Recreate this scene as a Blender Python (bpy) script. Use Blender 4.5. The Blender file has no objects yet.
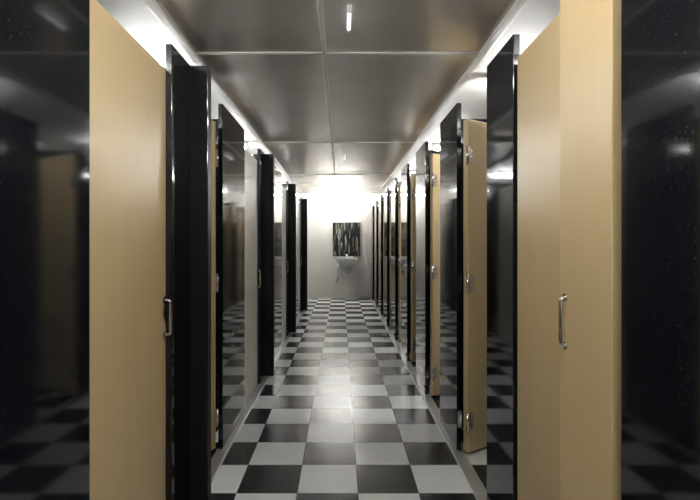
import bpy, bmesh, math
from mathutils import Matrix, Vector

scene = bpy.context.scene
scene.view_settings.view_transform = 'Standard'
scene.view_settings.exposure = 0.42
CH = 1.23      # camera height
H = 2.37       # ceiling height
YE = 10.6      # end wall
YB = -2.4
XW = 1.9
PT = 2.06      # partition top

# ---------------------------------------------------------------- materials
def new_mat(name):
    m = bpy.data.materials.new(name); m.use_nodes = True
    nt = m.node_tree
    return m, nt, nt.nodes['Principled BSDF']

def simple(name, col, rough=.5, metal=0., spec=.5, bump=0., bscale=40, var=0., coat=0.):
    m, nt, b = new_mat(name)
    b.inputs['Roughness'].default_value = rough
    b.inputs['Metallic'].default_value = metal
    b.inputs['Specular IOR Level'].default_value = spec
    b.inputs['Coat Weight'].default_value = coat
    tc = nt.nodes.new('ShaderNodeTexCoord')
    n = nt.nodes.new('ShaderNodeTexNoise'); n.inputs['Scale'].default_value = bscale
    n.inputs['Detail'].default_value = 4
    nt.links.new(tc.outputs['Object'], n.inputs['Vector'])
    r = nt.nodes.new('ShaderNodeValToRGB')
    r.color_ramp.elements[0].color = (*[c*(1-var) for c in col], 1)
    r.color_ramp.elements[1].color = (*[min(1, c*(1+var)) for c in col], 1)
    r.color_ramp.elements[0].position = .3; r.color_ramp.elements[1].position = .7
    nt.links.new(n.outputs['Fac'], r.inputs['Fac'])
    nt.links.new(r.outputs['Color'], b.inputs['Base Color'])
    if bump:
        bp = nt.nodes.new('ShaderNodeBump'); bp.inputs['Strength'].default_value = bump
        bp.inputs['Distance'].default_value = .01
        nt.links.new(n.outputs['Fac'], bp.inputs['Height'])
        nt.links.new(bp.outputs['Normal'], b.inputs['Normal'])
    return m

def emis(name, col, s):
    m, nt, b = new_mat(name)
    b.inputs['Base Color'].default_value = (.9, .9, .9, 1)
    b.inputs['Emission Color'].default_value = (*col, 1)
    b.inputs['Emission Strength'].default_value = s
    return m

def wood_mat():
    m, nt, b = new_mat('birch_ply')
    tc = nt.nodes.new('ShaderNodeTexCoord')
    mp = nt.nodes.new('ShaderNodeMapping'); mp.inputs['Scale'].default_value = (10, 10, 1.0)
    n = nt.nodes.new('ShaderNodeTexNoise'); n.inputs['Scale'].default_value = 2.0
    n.inputs['Detail'].default_value = 5; n.inputs['Distortion'].default_value = .6
    r = nt.nodes.new('ShaderNodeValToRGB')
    r.color_ramp.elements[0].position = .3; r.color_ramp.elements[0].color = (.55, .415, .222, 1)
    r.color_ramp.elements[1].position = .75; r.color_ramp.elements[1].color = (.58, .44, .24, 1)
    nt.links.new(tc.outputs['Object'], mp.inputs['Vector'])
    nt.links.new(mp.outputs['Vector'], n.inputs['Vector'])
    nt.links.new(n.outputs['Fac'], r.inputs['Fac'])
    nt.links.new(r.outputs['Color'], b.inputs['Base Color'])
    b.inputs['Roughness'].default_value = .36
    return m

def laminate_mat():
    m, nt, b = new_mat('black_gloss_laminate')
    tc = nt.nodes.new('ShaderNodeTexCoord')
    n = nt.nodes.new('ShaderNodeTexNoise'); n.inputs['Scale'].default_value = 190; n.inputs['Detail'].default_value = 2
    n2 = nt.nodes.new('ShaderNodeTexNoise'); n2.inputs['Scale'].default_value = 7; n2.inputs['Detail'].default_value = 4
    nt.links.new(tc.outputs['Object'], n.inputs['Vector']); nt.links.new(tc.outputs['Object'], n2.inputs['Vector'])
    r = nt.nodes.new('ShaderNodeValToRGB')
    r.color_ramp.elements[0].position = .64; r.color_ramp.elements[0].color = (.0055, .0065, .009, 1)
    r.color_ramp.elements[1].position = .76; r.color_ramp.elements[1].color = (.055, .06, .065, 1)
    nt.links.new(n.outputs['Fac'], r.inputs['Fac'])
    nt.links.new(r.outputs['Color'], b.inputs['Base Color'])
    rr = nt.nodes.new('ShaderNodeMapRange'); rr.inputs[1].default_value = .3; rr.inputs[2].default_value = .7
    rr.inputs[3].default_value = .05; rr.inputs[4].default_value = .085
    nt.links.new(n2.outputs['Fac'], rr.inputs[0]); nt.links.new(rr.outputs[0], b.inputs['Roughness'])
    return m

CHK = 1
def floor_mat():
    m, nt, b = new_mat('checker_vinyl')
    L = nt.links
    tc = nt.nodes.new('ShaderNodeTexCoord')
    mp = nt.nodes.new('ShaderNodeMapping')
    T = .3
    mp.inputs['Location'].default_value = (-(.084)/T + 100, -(2.634)/T + 100 + CHK, 0.5)
    mp.inputs['Scale'].default_value = (1/T, 1/T, 0)
    L.new(tc.outputs['Object'], mp.inputs['Vector'])
    ch = nt.nodes.new('ShaderNodeTexChecker'); ch.inputs['Scale'].default_value = 1
    L.new(mp.outputs['Vector'], ch.inputs['Vector'])
    n = nt.nodes.new('ShaderNodeTexNoise'); n.inputs['Scale'].default_value = 6; n.inputs['Detail'].default_value = 5
    L.new(tc.outputs['Object'], n.inputs['Vector'])
    rw = nt.nodes.new('ShaderNodeValToRGB')
    rw.color_ramp.elements[0].position = .3; rw.color_ramp.elements[0].color = (.83, .87, .89, 1)
    rw.color_ramp.elements[1].position = .7; rw.color_ramp.elements[1].color = (.88, .91, .93, 1)
    rb = nt.nodes.new('ShaderNodeValToRGB')
    rb.color_ramp.elements[0].position = .3; rb.color_ramp.elements[0].color = (.005, .007, .011, 1)
    rb.color_ramp.elements[1].position = .75; rb.color_ramp.elements[1].color = (.009, .013, .018, 1)
    L.new(n.outputs['Fac'], rw.inputs['Fac']); L.new(n.outputs['Fac'], rb.inputs['Fac'])
    mx = nt.nodes.new('ShaderNodeMix'); mx.data_type = 'RGBA'
    L.new(ch.outputs['Fac'], mx.inputs[0]); L.new(rb.outputs['Color'], mx.inputs[6]); L.new(rw.outputs['Color'], mx.inputs[7])
    br = nt.nodes.new('ShaderNodeTexBrick'); br.offset = 0; br.inputs['Scale'].default_value = 1
    br.inputs['Brick Width'].default_value = 1; br.inputs['Row Height'].default_value = 1
    br.inputs['Mortar Size'].default_value = .006; br.inputs['Mortar Smooth'].default_value = .2
    L.new(mp.outputs['Vector'], br.inputs['Vector'])
    mj = nt.nodes.new('ShaderNodeMix'); mj.data_type = 'RGBA'
    L.new(br.outputs['Fac'], mj.inputs[0]); L.new(mx.outputs[2], mj.inputs[6])
    mj.inputs[7].default_value = (.10, .11, .12, 1)
    L.new(mj.outputs[2], b.inputs['Base Color'])
    b.inputs['Roughness'].default_value = .27
    return m

def art_mat():
    m, nt, b = new_mat('birch_forest_print')
    L = nt.links
    tc = nt.nodes.new('ShaderNodeTexCoord')
    mp = nt.nodes.new('ShaderNodeMapping'); mp.inputs['Scale'].default_value = (30, 1, 3.5)
    L.new(tc.outputs['Object'], mp.inputs['Vector'])
    n = nt.nodes.new('ShaderNodeTexNoise'); n.inputs['Scale'].default_value = 1; n.inputs['Detail'].default_value = 6
    n.inputs['Distortion'].default_value = .7
    L.new(mp.outputs['Vector'], n.inputs['Vector'])
    r = nt.nodes.new('ShaderNodeValToRGB')
    e = r.color_ramp.elements
    e[0].position = .50; e[0].color = (.006, .006, .006, 1)
    e[1].position = .66; e[1].color = (.40, .40, .34, 1)
    x = e.new(.56); x.color = (.05, .05, .04, 1)
    L.new(n.outputs['Fac'], r.inputs['Fac']); L.new(r.outputs['Color'], b.inputs['Base Color'])
    b.inputs['Roughness'].default_value = .3
    return m

BLK = laminate_mat()
BLKM = simple('black_matt_edge', (.004, .004, .005), .5, spec=.25, var=.2)
WOOD = wood_mat()
PALE = simple('pale_painted_door', (.60, .565, .49), .4, var=.02, bscale=4)
FLOOR = floor_mat()
WALL = simple('painted_wall', (.80, .765, .70), .55, var=.03, bscale=5, bump=.03)
CWHITE = simple('ceiling_white', (.80, .79, .78), .5, var=.03)
CGREY = simple('ceiling_satin_panel', (.60, .565, .535), .25, metal=.5, var=.05, bscale=3)
TRIM = simple('white_trim', (.76, .75, .73), .4, var=.03)
ALU = simple('aluminium', (.62, .63, .63), .35, metal=.7, var=.05)
CHROME = simple('chrome', (.75, .74, .72), .15, metal=1)
BRASS = simple('hinge_steel', (.42, .36, .27), .28, metal=.95, var=.1)
PORC = simple('porcelain', (.82, .82, .80), .12, spec=.6)
TUBE = emis('fluorescent_tube', (.98, .98, .96), 210)
TUBE2 = emis('fluorescent_tube_end', (1.0, .99, .97), 115)
TUBE3 = emis('fluorescent_small', (.93, .97, 1.0), .8)
FILL_TUBE = emis('added_fill_tube', (.98, .98, .96), 75)  # glow of the added corridor fill lamps, not a known fixture
ART = art_mat()

# ---------------------------------------------------------------- mesh builder
class MB:
    def __init__(s, name):
        s.name = name; s.bm = bmesh.new(); s.mats = []
    def mi(s, m):
        if m not in s.mats: s.mats.append(m)
        return s.mats.index(m)
    def box(s, x0, x1, y0, y1, z0, z1, mat, bev=0.):
        r = bmesh.ops.create_cube(s.bm, size=1)
        vs = r['verts']
        for v in vs:
            v.co = Vector((x0+(v.co.x+.5)*(x1-x0), y0+(v.co.y+.5)*(y1-y0), z0+(v.co.z+.5)*(z1-z0)))
        fs = set(f for v in vs for f in v.link_faces)
        k = s.mi(mat)
        for f in fs: f.material_index = k
        if bev:
            es = set(e for v in vs for e in v.link_edges)
            bmesh.ops.bevel(s.bm, geom=list(es), offset=bev, segments=2, affect='EDGES', profile=.5)
    def tube(s, pts, r, mat, seg=12):
        pts = [Vector(p) for p in pts]; k = s.mi(mat); rings = []
        up0 = Vector((0, 0, 1))
        for i, p in enumerate(pts):
            a = pts[max(0, i-1)]; b = pts[min(len(pts)-1, i+1)]
            t = (b-a).normalized()
            u = t.cross(up0)
            if u.length < .1: u = t.cross(Vector((0, 1, 0)))
            u.normalize(); w = t.cross(u)
            rings.append([s.bm.verts.new(p+u*math.cos(2*math.pi*j/seg)*r+w*math.sin(2*math.pi*j/seg)*r) for j in range(seg)])
        for a, b in zip(rings, rings[1:]):
            for j in range(seg):
                f = s.bm.faces.new((a[j], a[(j+1) % seg], b[(j+1) % seg], b[j])); f.material_index = k; f.smooth = True
        for c in (rings[0], rings[-1]):
            f = s.bm.faces.new(c); f.material_index = k
    def loft(s, rings, mat):
        k = s.mi(mat); R = [[s.bm.verts.new(p) for p in r] for r in rings]; n = len(R[0])
        for a, b in zip(R, R[1:]):
            for j in range(n):
                f = s.bm.faces.new((a[j], a[(j+1) % n], b[(j+1) % n], b[j])); f.material_index = k; f.smooth = True
        for c in (R[0], R[-1]):
            f = s.bm.faces.new(c); f.material_index = k; f.smooth = True
    def done(s, mtx=None):
        bmesh.ops.recalc_face_normals(s.bm, faces=s.bm.faces[:])
        me = bpy.data.meshes.new(s.name); s.bm.to_mesh(me); s.bm.free()
        for m in s.mats: me.materials.append(m)
        o = bpy.data.objects.new(s.name, me); scene.collection.objects.link(o)
        if mtx is not None: o.matrix_world = mtx
        return o

def arc(p0, p1, p2, n=8):
    p0, p1, p2 = Vector(p0), Vector(p1), Vector(p2)
    return [(p0*(1-t)**2 + p1*2*t*(1-t) + p2*t*t) for t in [i/n for i in range(n+1)]]

# ---------------------------------------------------------------- room shell
def shell(name, x0, x1, y0, y1, z0, z1, mat):
    b = MB(name); b.box(x0, x1, y0, y1, z0, z1, mat); return b.done()
shell('floor', -XW, XW, YB, YE, -.1, 0, FLOOR)
shell('wall_end', -XW-.1, XW+.1, YE, YE+.1, -.1, H+.1, WALL)
shell('wall_rear', -XW-.1, XW+.1, YB-.1, YB, -.1, H+.1, WALL)
shell('wall_left', -XW-.1, -XW, YB, YE, -.1, H+.1, WALL)
shell('wall_right', XW, XW+.1, YB, YE, -.1, H+.1, WALL)
CL, CR = -.88, .83
c = MB('ceiling')
c.box(-XW, CL, YB, YE, H, H+.1, CWHITE)
c.box(CR, XW, YB, YE, H, H+.1, CWHITE)
c.box(CL, CR, YB, YE, H, H+.1, CGREY)
c.done()
n = 0
def trim(x0, x1, y0, y1, z0, z1, mat=TRIM, bev=.003):
    global n
    n += 1
    b = MB('trim_%d' % n); b.box(x0, x1, y0, y1, z0, z1, mat, bev); return b.done()
trim(CL-.03, CL+.012, YB, YE, H-.022, H)
trim(CR-.012, CR+.03, YB, YE, H-.022, H)
trim(-.112, -.088, YB, YE, H-.008, H, TRIM, .002)
for y in (.35, 2.82, 5.29, 7.76, 10.2):
    for a, b_ in ((CL+.013, -.113), (-.087, CR-.013)):
        trim(a, b_, y-.013, y+.013, H-.008, H, TRIM, .002)
trim(-.735, -.665, YB, YE, 0, .015, ALU)
trim(.65, .72, YB, YE, 0, .015, ALU)

# ---------------------------------------------------------------- partitions
Z0 = .015
def partition(side, xf, y0, y1, ypart, post=False, leafs=False):
    b = MB('toilet_partition')
    s = side
    def bx(xa, xb, ya, yb, za, zb, m, bev=.003):
        xa, xb = sorted((s*xa, s*xb)); b.box(xa, xb, ya, yb, za, zb, m, bev)
    bx(xf, xf+.028, y0, y1, Z0, PT, BLK)
    if leafs:
        for z in (.20, 1.0, 1.74):
            bx(xf+.004, xf+.028, y0-.004, y0-.0005, z-.05, z+.05, CHROME, 0)
    if post:
        bx(.62, .76, y1+.001, y1+.061, Z0, PT, BLKM)
        bx(xf+.004, xf+.024, y0-.022, y0-.001, .92, 1.02, BLKM)
        bx(xf+.008, xf+.020, y0-.034, y0-.022, .945, .995, BLKM)
        bx(.76, XW-.002, y1+.015, y1+.043, Z0, PT, BLK)
        bx(.755, .80, y1-.006, y1, .93, 1.03, BLKM)
    else:
        bx(xf+.029, XW-.002, ypart-.014, ypart+.014, Z0, PT, BLK)
        for z in (.3, 1.05, 1.8):
            bx(xf+.029, xf+.06, ypart+.015, ypart+.019, z, z+.05, ALU, 0)
            bx(xf+.029, xf+.033, ypart+.019, ypart+.05, z, z+.05, ALU, 0)
    return b.done()

dn = 0
def door(hx, hy, ang, w=.64, hinge_side=1, handle=True, top=1.955, hz=.93, hinges=True, inset=.045, pr=.03, mat=None):
    global dn
    dn += 1
    b = MB('door_%d' % dn)
    t = .018
    b.box(.004, w, -t, t, .02, top, mat or WOOD, .003)
    if hinges:
        for z in (.20, 1.0, 1.74):    # butt hinges
            b.tube([(-.004, -t*hinge_side*1.3, z-.055), (-.004, -t*hinge_side*1.3, z+.055)], .009, CHROME, 10)
            y0, y1 = sorted((-t*hinge_side, -t*hinge_side-.003*hinge_side))
            b.box(.0, .045, y0, y1, z-.05, z+.05, BRASS)
            for dz in (-.03, 0, .03):
                b.tube([(.026, (-t-.0025)*hinge_side, z+dz), (.026, (-t-.0055)*hinge_side, z+dz)], .005, CHROME, 8)
    if handle:
        for s in (-1, 1):
            x = w-inset; zc = hz; q = .07
            pts = [(x, s*t, zc-q)] + arc((x, s*(t+pr-.012), zc-q), (x, s*(t+pr), zc-q), (x, s*(t+pr), zc-q+.015), 5) \
                + arc((x, s*(t+pr), zc+q-.015), (x, s*(t+pr), zc+q), (x, s*(t+pr-.012), zc+q), 5) + [(x, s*t, zc+q)]
            b.tube(pts, .006, CHROME, 10)
            for z in (zc-q, zc+q):
                b.tube([(x, s*t, z), (x, s*(t+.003), z)], .011, CHROME, 14)
    return b.done(Matrix.Translation((hx, hy, 0)) @ Matrix.Rotation(math.radians(ang), 4, 'Z'))

# left side: modules of 2.15 m
k = 0
for p in (-2.1, .05, 2.2, 4.35, 6.5, 8.65):
    y0 = p-.24
    if y0 > YB: partition(-1, .70, y0, p, 0, post=True)
    y1 = min(p+1.27 if k == 1 else p+1.24, YE-.02)
    partition(-1, .70, p+.60, y1, p+.95)
    if p > 0: door(-.745, p+.585, 162 - 2*(k % 3), w=.52)
    if p+1.95 < YE: door(-.745, p+1.29, 90, w=.64, hinges=False, mat=(PALE if p > 1 else None))
    k += 1
# right side
R = [(-1.3, -.75), (-.2, .35), (.62, 1.15), (1.87, 2.21), (2.78, 3.25), (3.82, 4.30), (4.88, 5.35), (5.94, 6.4), (7.0, 7.45), (8.05, 8.5), (9.1, 9.55), (10.15, 10.58)]
for i, (a, b_) in enumerate(R):
    partition(1, .68, a, b_, b_-.10, leafs=(i >= 4))
    if i >= 4:
        door(.722, a-.03, 30 + (i*7) % 5, w=.50)
door(.702, 1.84, -90, w=.38, handle=False, hinges=False)
door(.690, 1.17, 96, w=.235, hinge_side=-1, hz=1.005, hinges=False, inset=.030, pr=.014)

# ---------------------------------------------------------------- end wall fittings
b = MB('framed_forest_print')
x0, x1, z0, z1 = -.17, .42, .97, 1.70
b.box(x0, x1, YE-.018, YE-.002, z0, z1, ART)
for q in ((x0-.012, x0, z0-.012, z1+.012), (x1, x1+.012, z0-.012, z1+.012), (x0, x1, z0-.012, z0), (x0, x1, z1, z1+.012)):
    b.box(q[0], q[1], YE-.025, YE-.002, q[2], q[3], BLKM, .002)
b.done()
b = MB('wall_hung_washbasin')
def dring(cx, w, d, z, n=28, yoff=0.):
    pts = []
    for j in range(n):
        a = 2*math.pi*j/n
        x = math.copysign(abs(math.cos(a))**.6, math.cos(a))*w/2
        y = math.copysign(abs(math.sin(a))**.7, math.sin(a))*d/2
        pts.append((cx+x, YE-.003-d/2-yoff+y, z))
    return pts
cx = .13
b.loft([dring(cx, .20, .20, .70), dring(cx, .34, .28, .735), dring(cx, .46, .36, .79), dring(cx, .49, .38, .86), dring(cx, .49, .38, .875),
        dring(cx, .44, .26, .875, yoff=.03), dring(cx, .40, .24, .84, yoff=.04), dring(cx, .30, .18, .78, yoff=.06), dring(cx, .05, .05, .765, yoff=.13)], PORC)
b.tube([(cx, YE-.06, .875), (cx, YE-.06, .92)] + arc((cx, YE-.06, .92), (cx, YE-.06, .95), (cx, YE-.16, .93), 6), .012, CHROME)
b.tube([(cx-.03, YE-.06, .945), (cx+.03, YE-.06, .945)], .008, CHROME)
pts = [(cx, YE-.14, .72), (cx, YE-.14, .60)] + arc((cx, YE-.14, .58), (cx-.02, YE-.14, .50), (cx-.08, YE-.14, .52), 6) \
    + arc((cx-.10, YE-.14, .56), (cx-.14, YE-.13, .62), (cx-.18, YE-.10, .52), 6) + [(cx-.22, YE-.07, .42), (cx-.24, YE-.05, .36), (cx-.24, YE-.004, .33)]
b.tube(pts, .021, CHROME)
b.tube([(cx+.06, YE-.05, .72), (cx+.06, YE-.05, .60), (cx+.06, YE-.004, .58)], .010, CHROME)
b.tube([(cx-.16, YE-.05, .74), (cx-.18, YE-.05, .66), (cx-.20, YE-.004, .62)], .010, CHROME)
b.done(Matrix.Translation((0, 0, .05)))

# ---------------------------------------------------------------- lamps
def tube_lamp(x, y, L, mat, along='y', r=.015, name='fluorescent_ceiling_lamp', slim=False):
    b = MB(name)
    h = L/2
    if slim:
        for s in (-1, 1):
            b.box(-.010, .010, s*(h+.004)-.008, s*(h+.004)+.008, H-.035, H-.001, TRIM, .002)
        b.tube([(0, -h, H-.022), (0, h, H-.022)], r, mat, 14)
    else:
        b.box(-.028, .028, -h-.02, h+.02, H-.04, H-.001, TRIM, .004)
        for s in (-1, 1):
            b.box(-.014, .014, s*(h+.005)-.012, s*(h+.005)+.012, H-.085, H-.04, TRIM, .002)
        b.tube([(0, -h, H-.068), (0, h, H-.068)], r, mat, 14)
    M = Matrix.Translation((x, y, 0))
    if along == 'x': M = M @ Matrix.Rotation(math.pi/2, 4, 'Z')
    return b.done(M)
for y in (-1.2, .75, 3.1, 5.25, 7.4, 9.5):
    tube_lamp(-1.25, y, .4, TUBE, 'x')
    tube_lamp(1.25, y+.1, .4, TUBE, 'x')
tube_lamp(.10, .75, 1.1, FILL_TUBE)  # added fill lamp above the frame, brightens near floor and door fronts
tube_lamp(.10, -1.1, 1.1, FILL_TUBE)  # second added fill lamp, unseen behind the camera
tube_lamp(.04, 2.36, .2, TUBE3, r=.010, slim=True)
tube_lamp(.05, 6.1, .35, TUBE3, r=.010, slim=True)
tube_lamp(-.02, 10.3, .9, TUBE2, 'x')

w = bpy.data.worlds.new('world'); scene.world = w; w.use_nodes = True
w.node_tree.nodes['Background'].inputs[0].default_value = (.02, .02, .02, 1)

# ---------------------------------------------------------------- camera
cam = bpy.data.cameras.new('camera'); co = bpy.data.objects.new('camera', cam)
scene.collection.objects.link(co)
co.location = (0, 0, CH); co.rotation_euler = (math.pi/2, 0, 0)
cam.sensor_width = 36; cam.lens = 473/700*36
cam.shift_x = 9/700; cam.shift_y = -6/700; cam.clip_start = .02
scene.camera = co
